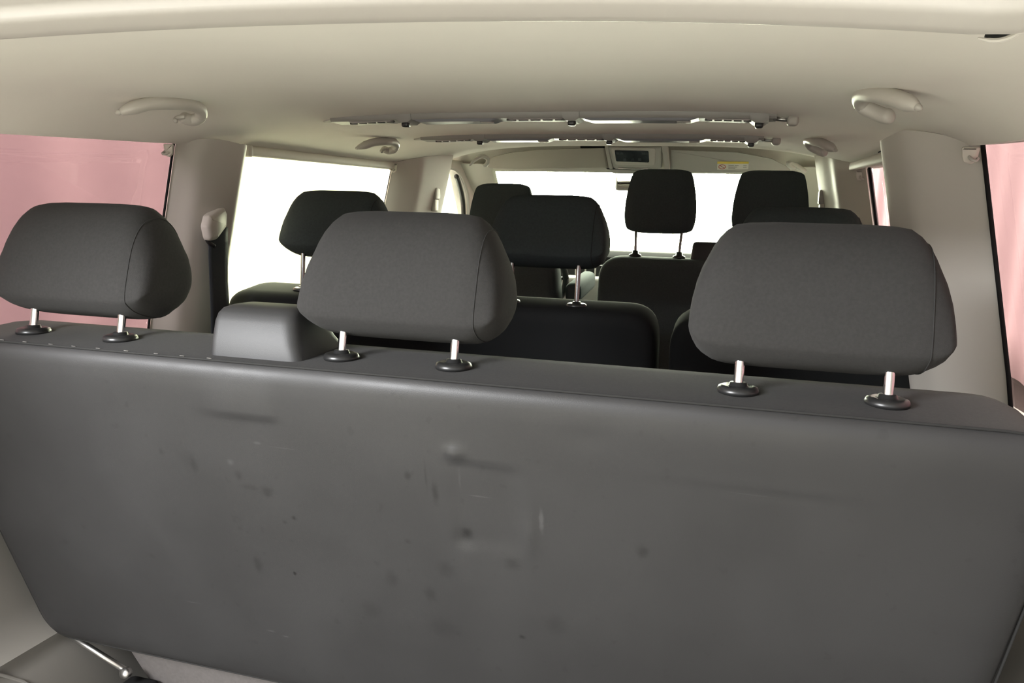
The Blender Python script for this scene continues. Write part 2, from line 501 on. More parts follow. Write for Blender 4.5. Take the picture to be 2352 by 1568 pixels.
# --- third row: full-width bench, back to the camera
SPOTS = []
K3 = .25
bench = root('rear_bench', (0, .15, 0), 'charcoal three-seat rear bench with a scuffed vinyl back, nearest the tailgate', 'car seat')
out3 = rounded_poly([(-.765, .893, .07), (.765, .893, .07), (.735, .56, .2), (.695, .345, .06), (-.695, .345, .06), (-.735, .56, .2)], 8)
shell = slab(out3, [(.016, -.050), (.006, -.057), (.001, -.055), (0, -.045), (0, .06), (.004, .092), (.012, .11), (.03, .118)], K3, .893, bench, 'backrest', M['fabric'], .075)

def panel_hw(z):
    t = (.893-z)
    w = lerp(z, [(.345, .692), (.40, .702), (.56, .731), (.75, .750), (.893, .7615)])
    for zc, s in ((.893-.055, 1), (.345+.05, -1)):
        r = .055 if s > 0 else .05
        d = (z-zc)*s
        if d > 0: w -= r-math.sqrt(max(0, r*r-d*d))
    return w
def g(x, z, cx, cz, rx, rz): return math.exp(-((x-cx)/rx)**2-((z-cz)/rz)**2)
def sstep(t): t = max(0, min(1, t)); return t*t*(3-2*t)
def dents(x, z):
    h = 0
    # rectangular patch pressed in from behind, with a raised corner knob
    ins = sstep((x-.088)/.006)*sstep((.187-x)/.02)*sstep((.792-.05*(x-.09)-z)/.006)*sstep((z-.655)/.03)
    h += -.0018*ins
    h += .0065*g(x, z, .096, .800, .009, .008)
    h += -.0030*g(x, z, .100, .674, .010, .012)
    h += .0035*g(x, z, .19, .695, .006, .03)
    # shelf-like ridge high on the left half
    h += .0042*sstep((z-.812)/.009)*sstep((.88-z)/.06)*sstep((x+.29)/.07)*sstep((-.140-x)/.03)
    h += .0018*math.sin(x*7.3+1.1)*sstep((.86-z)/.1)
    h += .0012*math.sin(x*13.1+z*9)*sstep((.86-z)/.1)
    h += -.0012*g(x, z, .26, .84, .03, .016)
    h += .0005*g(x, z, .45, .80, .12, .006)-.0005*g(x, z, .45, .793, .12, .006)
    return h
def back_surface(x, z):
    hw = panel_hw(z)
    d = max(0, min(hw-abs(x), (.8905-z)*1.0, z-.3455))
    b = .016*(1-math.exp(-d/.012))
    y = -.0555-b+(.893-z)*K3-dents(x, z)*sstep(d/.03)
    return y
bm = bmesh.new(); rows = []
zs = [.345+.0006, .3465, .349, .353, .359, .366, .375]+[.385+i*.0058 for i in range(82)]
zs = [z for z in zs if z < .862]+[.866, .870, .874, .878, .881, .884, .8865, .8885, .890, .8905]
NXP = 280
for z in zs:
    hw = panel_hw(z)-.0005
    row = []
    for i in range(NXP+1):
        a = -1+2*i/NXP
        a = a*(1+.04*(1-abs(a)))if False else a
        x = hw*math.sin(a*PI/2*.9)/math.sin(PI/2*.9)
        y = back_surface(x, z)
        row.append((x, y, z-.075*.055-.0005))
    rows.append(row)
surf(bm, rows)
# marks: (x, z, rx, rz, strength)  strength < 0 dark smudge, > 0 pale scuff
SPOTS += [(-.23, .720, .008, .010, -.25), (-.30, .73, .008, .016, -.22), (-.352, .743, .006, .008, -.2), (-.188, .700, .013, .012, -.3), (-.215, .704, .02, .006, -.18), (-.152, .664, .005, .005, -.4),
          (-.168, .655, .005, .004, -.3), (-.239, .74, .007, .006, .5), (-.19, .775, .008, .003, .4), (.03, .755, .006, .008, -.35), (.066, .735, .006, .022, -.35), (.105, .680, .010, .012, -.45),
          (.205, .715, .004, .022, .7), (.125, .738, .022, .0012, .45), (-.15, .772, .025, .0012, .35), (.072, .62, .018, .016, -.2), (.02, .655, .006, .005, -.3), (.165, .645, .016, .012, -.25),
          (-.01, .590, .012, .016, -.2), (.045, .575, .012, .014, -.2), (.175, .53, .006, .005, -.35), (-.165, .57, .004, .004, -.6), (-.225, .575, .010, .018, -.25), (.33, .690, .010, .012, -.3),
          (-.31, .735, .02, .02, -.1), (-.20, .45, .008, .002, .6), (-.225, .455, .009, .002, .6), (-.36, .48, .02, .0015, .35), (.06, .52, .03, .02, -.12), (.22, .56, .02, .02, -.15),
          (.45, .785, .03, .0012, .25), (.055, .76, .002, .03, -.2), (.10, .76, .002, .02, .25), (-.05, .53, .02, .02, -.15)]
M['vinyl'] = vinyl()
pan = link('back_panel', bm, M['vinyl'], bench)
pan['label'] = 'grey vinyl back panel with dents, smudges and pale scuffs'
# seam piping round the panel and pale stitches at its left
bm = bmesh.new()
loop = [Vector((p.x, -.057+(.893-p.y)*K3, p.y-.0045)) for p in inset(out3, .0015)]
loop.append(loop[0]); tube(bm, loop, .0017, 6, False)
link('seam_piping', bm, M['seam'], bench)
for i in range(9):
    x = -.60+i*.043+random.uniform(-.006, .006)
    bm = bmesh.new(); tube(bm, [(x, -.0585, .8895), (x+.007, -.0585, .8893)], .0005, 6)
    link('stitch', bm, M['thread'], bench)
for c in (-.525, -.0055, .507):
    headrest_low(bench, c, 0, 0, M['fabric'])
# moulded outlet of the middle belt
bm = bmesh.new()
rows = []
for z, xl, xr, ya, yb in ((.878, -.263, -.124, -.041, .088), (.893, -.264, -.127, -.040, .085), (.912, -.264, -.133, -.037, .078), (.936, -.265, -.140, -.029, .066), (.946, -.264, -.144, -.0235, .060), (.9525, -.261, -.149, -.016, .054), (.956, -.254, -.157, -.006, .046), (.957, -.236, -.175, .008, .032)):
    fl = .018*max(0, (.915-z)/.035)
    lp = rounded_poly([(xl, ya, .012), (xr, ya, .020), (xr+fl, yb, .020), (xl, yb, .012)], 5)
    rows.append([(p.x, p.y, z) for p in lp])
surf(bm, rows, True, True)
link('belt_guide_cover', bm, M['guide'], bench, True, 50)
# lower part of the bench
bm = bmesh.new()
rows = []
for z, w, y0 in ((.02, .40, .20), (.10, .46, .18), (.22, .545, .155), (.30, .585, .14), (.34, .60, .132), (.352, .60, .15)):
    rows.append([(-w, y0, z), (w, y0, z), (w, .68, z), (-w, .68, z)])
surf(bm, rows, True, True)
link('seat_base', bm, M['seatbase'], bench, True, 30)
bm = bmesh.new(); rbox(bm, (0, .42, .40), (1.40, .50, .13), .04, 4); link('seat_cushion', bm, M['fabric'], bench)
bm = bmesh.new(); tube(bm, [(-.700, .105, .335), (-.568, .112, .277)], .0055, 12); lathe(bm, (-.566, .108, .276), [(0, -.006), (.009, -.006), (.009, .006), (0, .006)], 14, Vector((0, -1, .3)))
link('frame_rod', bm, M['steel'], bench)
bm = bmesh.new()
rbox(bm, (-.555, .125, .215), (.06, .04, .07), .008, 2); rbox(bm, (-.50, .12, .195), (.09, .03, .03), .006, 2)
tube(bm, [(-.53, .105, .245), (-.50, .10, .232), (-.49, .10, .21)], .006, 8); lathe(bm, (-.52, .10, .22), [(0, 0), (.010, 0), (.010, .006), (.004, .008), (0, .008)], 12, Vector((0, -1, .2)))
link('hinge_bracket', bm, M['blackmat'], bench)
bm = bmesh.new(); rbox(bm, (-.19, .115, .332), (.038, .03, .03), .004, 2)
for i in range(5): rbox(bm, (-.203+.008*i, .098, .327+.004*(i % 2)), (.004, .003, .005), .001, 1)
link('latch', bm, M['black'], bench)

# --- second row
def rear_seat(name, xa, xb, y0, label, heads, dz, ztop=.8965, m='fabric2'):
    r = root(name, ((xa+xb)/2, y0+.2, 0), label, 'car seat')
    o = rounded_poly([(xa, ztop, .075), (xb, ztop, .075), (xb, .40, .05), (xa, .40, .05)], 8)
    slab(o, [(.03, -.062), (.012, -.058), (.003, -.045), (0, -.03), (0, .05), (.004, .075), (.014, .095), (.035, .10)], .25, ztop, r, 'backrest', M['darkvinyl'], .15)
    for s in r.children: s.location.y += 0
    for i in r.children:
        pass
    bm = bmesh.new(); rbox(bm, ((xa+xb)/2, y0+.36, .40), (xb-xa-.02, .52, .14), .05, 4); link('seat_cushion', bm, M[m], r)
    bm = bmesh.new(); rbox(bm, ((xa+xb)/2, y0+.36, .17), (xb-xa-.16, .44, .33), .02, 2); link('seat_frame', bm, M['blackmat'], r, True, 40)
    for c, d in zip(heads, dz):
        headrest_low(r, c, y0, d, M[m], post_base=ztop+.003, post_mat='darkchrome', post_r=.0056)
    return r
def shift_y(obj_root, names, dy):
    for o in obj_root.children:
        if o.name.split('.')[0] in names:
            for v in o.data.vertices: v.co.y += dy
s2 = rear_seat('double_seat', -.850, .259, .84, 'dark two-person seat behind the driver, second row, with two raised headrests', (-.567, -.010), (.060, .060))
shift_y(s2, ('backrest',), .84)
s3 = rear_seat('single_seat', .289, .800, .84, 'dark single seat of the second row at the right, mostly hidden by the bench headrest', (.551,), (.045,))
shift_y(s3, ('backrest',), .84)

# --- front row
FH = [(.050, 1.294), (.022, 1.285), (.004, 1.25), (-.010, 1.19), (-.018, 1.12), (-.012, 1.078), (.012, 1.064), (.045, 1.066), (.068, 1.09), (.078, 1.15), (.080, 1.21), (.076, 1.265), (.066, 1.287)]
def headrest_tall(parent, cx, dy, dz, m, zbase, posts=True):
    sec = spline([(0, a, b) for a, b in FH], 4, True)
    prof = [(1.064, .096), (1.068, .108), (1.08, .1185), (1.10, .1245), (1.13, .1275), (1.17, .126), (1.21, .121), (1.25, .113), (1.275, .106), (1.287, .098), (1.294, .086)]
    rows = []
    us = [0, .3, .55, .75, .86, .93, .97, 1.0]
    full = [-u for u in reversed(us[1:])]+us
    for u in full:
        d = (1-abs(u)**6*.55); vs_ = 1-.10*abs(u)**8
        row = []
        for p in sec:
            z = 1.18+(p.z-1.18)*vs_
            row.append((cx+u*lerp(z, prof)+0, dy+.035+(p.y-.035)*d, z+dz))
        rows.append(row)
    bm = bmesh.new(); surf(bm, rows, True, True)
    h = link('headrest', bm, m, parent)
    for sx in (-1, 1):
        px = cx+sx*.0815
        bm = bmesh.new()
        tube(bm, [(px-sx*.004, dy-.004, zbase-.03), (px-sx*.003, dy, zbase+.0), (px-sx*.002, dy+.004, zbase+.04), (px+sx*.001, dy+.012, 1.075+dz), (px, dy+.02, 1.10+dz)], .0052, 12)
        link('post', bm, M['darkchrome'], h)
        bm = bmesh.new()
        lathe(bm, (px-sx*.003, dy, zbase-.004), [(0, 0), (.022, 0), (.0225, .004), (.020, .008), (.012, .010), (.0105, .022), (0, .022)], 24)
        link('guide_sleeve', bm, M['black'], h)
    return h
def front_seat(name, xa, xb, y0, ztop, label, heads, dz):
    r = root(name, ((xa+xb)/2, y0+.2, 0), label, 'car seat')
    o = rounded_poly([(xa+.012, ztop, .09), (xb-.012, ztop, .09), (xb, .75, .3), (xb, .42, .05), (xa, .42, .05), (xa, .75, .3)], 8)
    slab(o, [(.035, -.075), (.016, -.070), (.005, -.055), (0, -.035), (0, .02), (.006, .045), (.02, .06), (.04, .065)], .22, ztop, r, 'backrest', M['fabric2'], .05)
    shift_y(r, ('backrest',), y0)
    bm = bmesh.new(); rbox(bm, ((xa+xb)/2, y0+.36, .45), (xb-xa-.02, .52, .15), .05, 4); link('seat_cushion', bm, M['fabric2'], r)
    bm = bmesh.new(); rbox(bm, ((xa+xb)/2, y0+.36, .20), (xb-xa-.14, .46, .38), .02, 2); link('seat_frame', bm, M['blackmat'], r, True, 40)
    for c, d in zip(heads, dz): headrest_tall(r, c, y0, d, M['fabric2'], ztop+.004)
    return r
drv = front_seat('driver_seat', -.70, -.205, 1.93, .985, 'dark single front seat at the left, headrest low behind the second-row seat', (-.452,), (-.060,))
bm = bmesh.new(); rbox(bm, (-.160, 2.11, .845), (.062, .34, .075), .024, 4, rot=Matrix.Rotation(.1, 3, 'X')); link('armrest', bm, M['fabric2'], drv)
pas = front_seat('front_bench', -.066, .735, 1.93, .978, 'dark two-person front bench at the right with two tall headrests', (.148, .526), (0, 0))
bm = bmesh.new(); rbox(bm, (.345, 1.955, 1.003), (.155, .10, .072), .012, 3, (.93, .8)); link('belt_guide_cover', bm, M['guide'], pas, True, 50)

# ------------------------------------------------------------------ ceiling fittings
def lamp_strip(name, y0, half, label):
    r = root(name, (0, y0, ceil_z(0, y0)-.03), label, 'lamp', 'ceiling lamp strips')
    def zb(x): return ceil_z(x, y0)
    W = .030
    def bar(nm, xa, xb, w, drop, m, up=.012, n=12, yo=0.):
        bm = bmesh.new(); rows = []
        for i in range(n+1):
            x = xa+(xb-xa)*i/n; z = zb(x)
            e = .7 if i in (0, n) else 1
            rows.append([(x, y0+yo-w, z+up), (x, y0+yo-w, z-drop*e*.55), (x, y0+yo-w+.004, z-drop*e), (x, y0+yo+w-.004, z-drop*e), (x, y0+yo+w, z-drop*e*.55), (x, y0+yo+w, z+up)])
        surf(bm, rows, True, True); return link(nm, bm, m, r, True, 35)
    f = half/.52
    bar('housing', -.50*f, .475*f, W, .013, M['lampbody'])
    for xa, xb in ((-.30, -.10), (.085, .325)):
        l = bar('lens', xa*f, xb*f, W*.86, .0185, M['lens'])
        bm = bmesh.new(); xx = (xb-.03)*f; rbox(bm, (xx, y0-.004, zb(xx)-.0185), (.028, .018, .004), .0015, 2); link('switch', bm, M['header'], l)
    for xa, xb in ((-.46, -.345), (-.085, .05), (.335, .43)):
        v = bar('vent', xa*f, xb*f, W*.8, .0150, M['vent'])
        n = 5
        for i in range(n):
            bm = bmesh.new(); xx = (xa+(xb-xa)*(i+.5)/n)*f
            rbox(bm, (xx, y0-.012, zb(xx)-.0148), ((xb-xa)/n*.8*f, .006, .004), .001, 1); link('slot', bm, M['greyslot'], v)
    for x in (-.318, .063, .443):
        bar('clip_mount', (x-.018)*f, (x+.018)*f, W+.002, .019, M['lampbody'], n=4)
        bm = bmesh.new(); rbox(bm, (x*f, y0-.014, zb(x*f)-.021), (.016, .018, .014), .003, 2); link('clip', bm, M['black'], r)
    # pull rod and knob at the right, tapered cap at the left
    bm = bmesh.new(); tube(bm, [(.47*f, y0, zb(.47*f)-.006), (.505*f, y0, zb(.505*f)-.007)], .004, 8); link('rod', bm, M['steel'], r)
    bm = bmesh.new(); rbox(bm, (.507*f, y0, zb(.507*f)-.008), (.022, .03, .02), .007, 3); link('end_cap', bm, M['header'], r)
    bm = bmesh.new(); rows = []
    for x, w in ((-.532, .004), (-.52, .012), (-.505, .020), (-.485, .024), (-.46, .026)):
        z = zb(x*f); rows.append([(x*f, y0-w, z+.006), (x*f, y0-w, z-.004), (x*f, y0+w, z-.004), (x*f, y0+w, z+.006)])
    surf(bm, rows, True, True); c = link('end_cap', bm, M['header'], r, True, 35)
    for xx in (-.50, -.485):
        bm = bmesh.new(); rbox(bm, (xx*f, y0-.006, zb(xx*f)-.006), (.006, .024, .004), .001, 1); link('slot', bm, M['greyslot'], c)
    return r
lamp_strip('lamp_strip', .75, .52, 'nearer of the two grey lamp and vent strips crossing the ceiling')
lamp_strip('lamp_strip', 1.27, .513, 'farther of the two grey lamp and vent strips crossing the ceiling')

# grab handles: grip bar bowed inwards, wide front foot with coat hook, narrow rear foot
HANDLE_L = dict(grip=[(-.614, .205, 1.255), (-.601, .215, 1.262), (-.582, .24, 1.274), (-.565, .275, 1.280), (-.561, .315, 1.284), (-.562, .345, 1.280), (-.571, .36, 1.271)],
                foot=[(-.571, .36, 1.271), (-.579, .362, 1.265), (-.592, .36, 1.262), (-.599, .35, 1.264), (-.602, .342, 1.267)],
                hook=[(-.592, .338, 1.268), (-.600, .332, 1.266), (-.603, .326, 1.261), (-.598, .322, 1.258)])
HANDLE_R = dict(grip=[(.625, .205, 1.251), (.617, .215, 1.257), (.600, .24, 1.269), (.583, .275, 1.279), (.574, .315, 1.286), (.574, .345, 1.285), (.579, .36, 1.279)],
                foot=[(.579, .36, 1.279), (.586, .362, 1.273), (.600, .355, 1.265), (.611, .345, 1.259), (.618, .336, 1.259)], hook=None)
HANDLE_FL = dict(grip=[(-.647, 2.14, 1.314), (-.632, 2.15, 1.336), (-.609, 2.17, 1.352), (-.591, 2.19, 1.347), (-.592, 2.20, 1.330)],
                 foot=[(-.592, 2.20, 1.330), (-.600, 2.20, 1.320), (-.611, 2.20, 1.314)], hook=None)
HANDLE_FR = dict(grip=[(.586, 2.14, 1.337), (.603, 2.16, 1.332), (.630, 2.18, 1.318), (.648, 2.20, 1.309)],
                 foot=[(.586, 2.14, 1.337), (.590, 2.15, 1.326), (.612, 2.17, 1.316)], hook=None)
def grab_handle(H, off, label, s=1., drop=.008):
    def tr(p): return Vector((p[0]+off[0], p[1]+off[1], p[2]+off[2]-drop))
    c = tr(H['grip'][len(H['grip'])//2])
    r = root('grab_handle', tuple(c), label, 'grab handle', 'grab handles along the ceiling')
    bm = bmesh.new()
    pp = [tr(p) for p in spline(H['grip'], 6)]; n = len(pp)
    tube(bm, pp, [((.0050+.0065*min(1, k/7))*s, (.0055+.0060*min(1, k/7))*s) for k in range(n)], 16)
    link('grip', bm, M['handle'], r)
    bm = bmesh.new(); pf = [tr(p) for p in spline(H['foot'], 6)]; m_ = len(pf)
    tube(bm, pf, [(.0115*s*(1-.0*k), .0110*s) if k < m_-4 else (.0115*s*(.95, .85, .62, .25)[k-m_+4], .011*s*(.95, .85, .62, .25)[k-m_+4]) for k in range(m_)], 16); link('foot', bm, M['handle'], r)
    g0, g1 = Vector(H['grip'][0]), Vector(H['grip'][1]); dd = (g0-g1).normalized()
    bm = bmesh.new(); a0 = tr(g0)
    tube(bm, [a0-dd*.004*s, a0+dd*.004*s, a0+dd*.008*s], [.0052*s, .0045*s, .0015*s], 12); link('foot', bm, M['handle'], r)
    if H['hook']:
        bm = bmesh.new(); tube(bm, [tr(p)+Vector((.004, -.003, -.003)) for p in spline(H['hook'], 4)], .0042*s, 8); link('coat_hook', bm, M['handle'], r)
    return r
grab_handle(HANDLE_L, (0, 0, 0), 'large grab handle over the left rear window')
grab_handle(HANDLE_R, (0, 0, 0), 'large grab handle over the right rear window')
grab_handle(HANDLE_L, (-.006, .888, .030), 'smaller looking grab handle over the left sliding-door window')
grab_handle(HANDLE_R, (.002, .888, .034), 'smaller looking grab handle over the right middle window')
grab_handle(HANDLE_FL, (0, 0, 0), 'pale curved grab handle beside the left end of the sun visor', .72, 0)
grab_handle(HANDLE_FR, (0, 0, 0), 'small distant grab handle at the right end of the sun visor', .8, 0)

# hooks that hold window blinds
def blind_hook(side, x, y, z, label, s=1.):
    r = root('blind_hook', (side*x, y, z), label, 'hook', 'blind hooks at the window corners')
    bm = bmesh.new()
    o = rounded_poly([(-.013, .011, .003), (.013, .011, .003), (.010, -.008, .006), (.002, -.014, .006), (-.008, -.012, .005), (-.011, -.004, .004)], 4)
    rows = []
    for d, h in ((0, .0), (0, .007), (.0015, .009), (.004, .0095)):
        lp = inset(o, d) if d else o
        rows.append([(side*(x-h*.6), y-h+(side*0)+p.x*s*.45, z+p.y*s) if False else (side*x-side*h*.5+p.x*s*.9, y-h, z+p.y*s) for p in lp])
    surf(bm, rows, True, True); link('plate', bm, M['trim'], r, True, 40)
    bm = bmesh.new(); tube(bm, spline([(side*x-.004*s, y-.008, z-.003*s), (side*x-.003*s, y-.018, z-.008*s), (side*x+.003*s, y-.019, z-.010*s), (side*x+.007*s, y-.012, z-.006*s)], 4), .0022*s, 8); link('catch', bm, M['handle'], r)
    return r
blind_hook(-1, .776, .520, 1.214, 'small blind hook at the front top corner of the left rear window', 1.1)
blind_hook(1, .772, .520, 1.213, 'small blind hook at the front top corner of the right rear window', 1.1)
blind_hook(-1, .768, 1.66, 1.265, 'small round blind catch at the front top corner of the left sliding-door window', 1.25)
blind_hook(1, .768, 1.65, 1.258, 'small blind hook at the front top corner of the right middle window', 1.25)

# rolled sun blinds above the middle windows
def blind(side, x, ya, za, yb, zb_, r0, label):
    r = root('blind_cassette', (side*x, (ya+yb)/2, (za+zb_)/2-.02), label, 'blind')
    bm = bmesh.new(); rows = []
    for k in range(11):
        t = k/10; y = ya+(yb-ya)*t; z = za+(zb_-za)*t
        row = []
        for j in range(14):
            a = 2*PI*j/14; ca, sa = math.cos(a), math.sin(a)
            sx = abs(ca)**.6*math.copysign(1, ca); sz = abs(sa)**.6*math.copysign(1, sa)
            row.append((side*x+sx*r0*.8, y, z+sz*r0))
        rows.append(row)
    surf(bm, rows, True, True); link('casing', bm, M['trim'], r, True, 60)
    for y, z in ((ya-.004, za), (yb+.004, zb_)):
        bm = bmesh.new(); rbox(bm, (side*x, y, z), (r0*1.8, .02, r0*2.3), .004, 2); link('end_cap', bm, M['pillar'], r)
    return r
blind(-1, .772, .80, 1.2395, 1.655, 1.271, .0128, 'long beige blind roller above the left sliding-door window')
blind(1, .748, .86, 1.255, 1.95, 1.297, .0128, 'long beige blind roller above the right middle window')
bm = bmesh.new(); tube(bm, [(.739, 1.05, 1.281), (.742, 1.4, 1.295), (.745, 2.0, 1.318)], .006, 8)
structure('trim_14', bm, M['blackmat'], 'dark joint line above the right blind roller', 'trim')
bm = bmesh.new(); tube(bm, [(.7295, 1.05, 1.290), (.732, 1.4, 1.305), (.735, 2.0, 1.328)], .006, 8)
structure('trim_15', bm, M['trim'], 'pale rail above the right blind roller', 'trim')

# ------------------------------------------------------------------ seat belt on left pillar, belt guides on front pillars
r = root('seat_belt', (-.79, .70, .5), 'dark seat belt hanging from a grey cover on the left pillar', 'seat belt')
bm = bmesh.new()
o = rounded_poly([(-.048, -.002, .012), (-.036, .022, .010), (.030, .048, .012), (.046, .030, .014), (.040, -.004, .012), (-.002, -.032, .010), (-.036, -.036, .014)], 5)
rows = []
for d, h in ((0, 0), (0, .016), (.004, .023), (.012, .027)):
    lp = inset(o, d) if d else o
    rows.append([(-.772+h*.8-.10*p.x, .650+p.x*.95, 1.054+p.y) for p in lp])
surf(bm, rows, True, True); link('anchor_cover', bm, M['pillar'], r, True, 50)
bm = bmesh.new(); rows = []
cl = [(-.764, .660, 1.045, .034), (-.763, .660, 1.01, .032), (-.764, .660, .97, .031), (-.765, .661, .92, .030), (-.766, .665, .86, .031), (-.77, .668, .72, .031), (-.78, .67, .50, .031)]
for i, (x, y, z, w) in enumerate(cl):
    rows.append([(x+.10*w*s_, y+s_*w, z+.006*s_*(i < 3)) for s_ in (-1, -.6, -.2, .2, .6, 1)])
surf(bm, rows); solid(bm, .0015); link('webbing', bm, M['webbing'], r)
bm = bmesh.new(); tube(bm, spline([(-.768, .618, 1.032), (-.763, .628, 1.014), (-.760, .642, 1.006)], 4), .005, 8); link('loop', bm, M['black'], r)

def belt_guide(side, x, y, z, label):
    r = root('belt_guide', (side*x, y, z-.05), label, 'belt guide')
    bm = bmesh.new(); rbox(bm, (side*x, y, z), (.022, .05, .05), .008, 3); link('cover', bm, M['header'], r)
    bm = bmesh.new(); rbox(bm, (side*(x+.004), y, z-.045), (.02, .045, .05), .007, 3); link('slider', bm, M['trim'], r)
    bm = bmesh.new(); rbox(bm, (side*(x+.001), y+.028, z+.005), (.018, .012, .05), .004, 2); link('loop', bm, M['black'], r)
    bm = bmesh.new(); rbox(bm, (side*(x+.02), y+.005, z-.115), (.004, .045, .13), .001, 1); link('webbing', bm, M['greyprint'], r)
    return r
belt_guide(-1, .728, 1.965, 1.190, 'pale belt height guide on the left front pillar')
belt_guide(1, .695, 1.985, 1.205, 'pale belt height guide on the right front pillar')

# ------------------------------------------------------------------ windscreen header fittings
def tiltplane(x, z, off=0.):
    t = (1.40-z)/.088
    return (x, 2.235+.09*t-off, z)
def plate(outline, thick, y_off=0., bev=.006):
    bm = bmesh.new(); rows = []
    for d, o_ in ((bev, 0), (bev*.3, -bev*.3), (0, -bev), (0, -thick+bev), (bev*.3, -thick+bev*.3), (bev, -thick)):
        lp = inset(outline, d) if d else outline
        rows.append([tiltplane(p.x, p.y, -o_+y_off-.0) for p in lp])
    surf(bm, rows, True, True); return bm
vL = root('sun_visor', (-.36, 2.28, 1.31), 'taupe sun visor left of the overhead console, without a sticker', 'sun visor', 'sun visors')
o = rounded_poly([(-.632, 1.317, .012), (-.600, 1.357, .05), (-.50, 1.377, .06), (-.375, 1.3875, .05), (-.112, 1.394, .006), (-.104, 1.322, .006), (-.48, 1.312, .01)], 7)
link('visor_body', plate(o, .020), M['visor'], vL, True, 50)
bm = bmesh.new(); tube(bm, [tiltplane(-.21, 1.397, .004), tiltplane(-.112, 1.3985, .004)], .005, 8); link('hinge_rod', bm, M['blackmat'], vL)
vR = root('sun_visor', (.37, 2.28, 1.31), 'pale sun visor right of the overhead console with a yellow warning sticker', 'sun visor', 'sun visors')
o = rounded_poly([(.150, 1.388, .006), (.40, 1.381, .06), (.53, 1.360, .05), (.60, 1.328, .03), (.605, 1.310, .006), (.540, 1.309, .01), (.150, 1.305, .006)], 7)
link('visor_body', plate(o, .020), M['header'], vR, True, 50)
lab = link('warning_label', plate(rounded_poly([(.329, 1.347, .001), (.447, 1.347, .001), (.447, 1.321, .001), (.329, 1.318, .001)], 2), .002, .0205, .0003), M['white'], vR, False)
lab['label'] = 'small white and yellow warning sticker on the visor'
link('yellow_band', plate(rounded_poly([(.329, 1.347, .001), (.447, 1.347, .001), (.447, 1.340, .001), (.329, 1.339, .001)], 2), .001, .0228, .0002), M['yellow'], lab, False)
bm = bmesh.new(); pr_ = [Vector(tiltplane(.348+.013*math.cos(a*PI/8), 1.3285+.0075*math.sin(a*PI/8), .0235)) for a in range(17)]
tube(bm, pr_, .0012, 6, False); tube(bm, [Vector(tiltplane(.339, 1.3335, .0235)), Vector(tiltplane(.357, 1.3235, .0235))], .0010, 6); link('prohibition_sign', bm, M['red'], lab)
for (xa, xb, z) in ((.372, .392, 1.333), (.396, .410, 1.333), (.372, .404, 1.328), (.372, .398, 1.3235), (.428, .440, 1.333), (.428, .440, 1.327)):
    bm = bmesh.new(); tube(bm, [tiltplane(xa, z, .0235), tiltplane(xb, z, .0235)], .0012, 6); link('print_line', bm, M['greyprint'], lab)

con = root('overhead_console', (.02, 2.25, 1.31), 'pale overhead console with a dark display between the sun visors', 'console')
o = rounded_poly([(-.098, 1.397, .008), (.118, 1.397, .008), (.112, 1.325, .008), (.10, 1.318, .012), (-.07, 1.316, .012), (-.083, 1.324, .01)], 5)
link('housing', plate(o, .034, 0, .006), M['header'], con, True, 50)
o = rounded_poly([(-.083, 1.391, .008), (.092, 1.391, .008), (.088, 1.330, .012), (-.070, 1.330, .012)], 5)
link('fascia', plate(o, .006, .033, .002), M['pillar'], con, True, 50)
o = rounded_poly([(-.0680, 1.3825, .003), (.0655, 1.3805, .003), (.0665, 1.340, .006), (-.0655, 1.343, .006)], 5)
dsp = link('display', plate(o, .004, .039, .001), M['display'], con, True, 50)
for x in (-.055, -.04, .045, .057, -.03, .0, .03):
    zb_ = 1.372 if abs(x) > .035 else 1.351
    link('button', plate(rounded_poly([(x-.006, zb_+.004, .001), (x+.006, zb_+.004, .001), (x+.006, zb_-.004, .001), (x-.006, zb_-.004, .001)], 2), .0015, .0425, .0003), M['button'], dsp)
bm = bmesh.new()
o = rounded_poly([(-.125, 1.322, .006), (.135, 1.316, .006), (.115, 1.300, .012), (-.085, 1.301, .012)], 5)
link('lamp_tray', plate(o, .03, -.01, .006), M['header'], con, True, 50)
bm = bmesh.new(); tube(bm, [tiltplane(-.06, 1.319, .036), tiltplane(.0, 1.3165, .037), tiltplane(.06, 1.318, .036)], .0025, 8); link('handle_lip', bm, M['steel'], con)
# side rails of the console
for xa, xb in ((-.102, -.090), (.120, .142)):
    o = rounded_poly([(xa-.004, 1.399, .002), (xb-.002, 1.399, .002), (xb+.006, 1.318, .003), (xa+.006, 1.315, .003)], 3)
    link('side_rail', plate(o, .040, 0, .003), M['header'], con, True, 50)

mir = root('rear_view_mirror', (.02, 2.46, 1.265), 'rear-view mirror in front of the windscreen, half behind a tall headrest', 'mirror')
o = rounded_poly([(-.097, 1.302, .012), (.155, 1.302, .02), (.150, 1.236, .02), (-.092, 1.238, .012)], 6)
def vplate(outline, y0, thick, bev):
    bm = bmesh.new(); rows = []
    for d, yy in ((0, y0+thick), (0, y0+bev), (bev*.4, y0+bev*.3), (bev, y0)):
        lp = inset(outline, d) if d else outline
        rows.append([(p.x, yy+(p.y-1.27)*.28, p.y) for p in lp])
    surf(bm, rows, True, True); return bm
link('casing', vplate(o, 2.45, .03, .006), M['header'], mir, True, 50)
link('mirror_glass', vplate(inset(o, .007), 2.449, .006, .001), M['mirror'], mir, True, 30)
bm = bmesh.new(); tube(bm, [(.03, 2.48, 1.27), (.03, 2.47, 1.31), (.03, 2.44, 1.335)], .012, 10); link('stem', bm, M['dash'], mir)

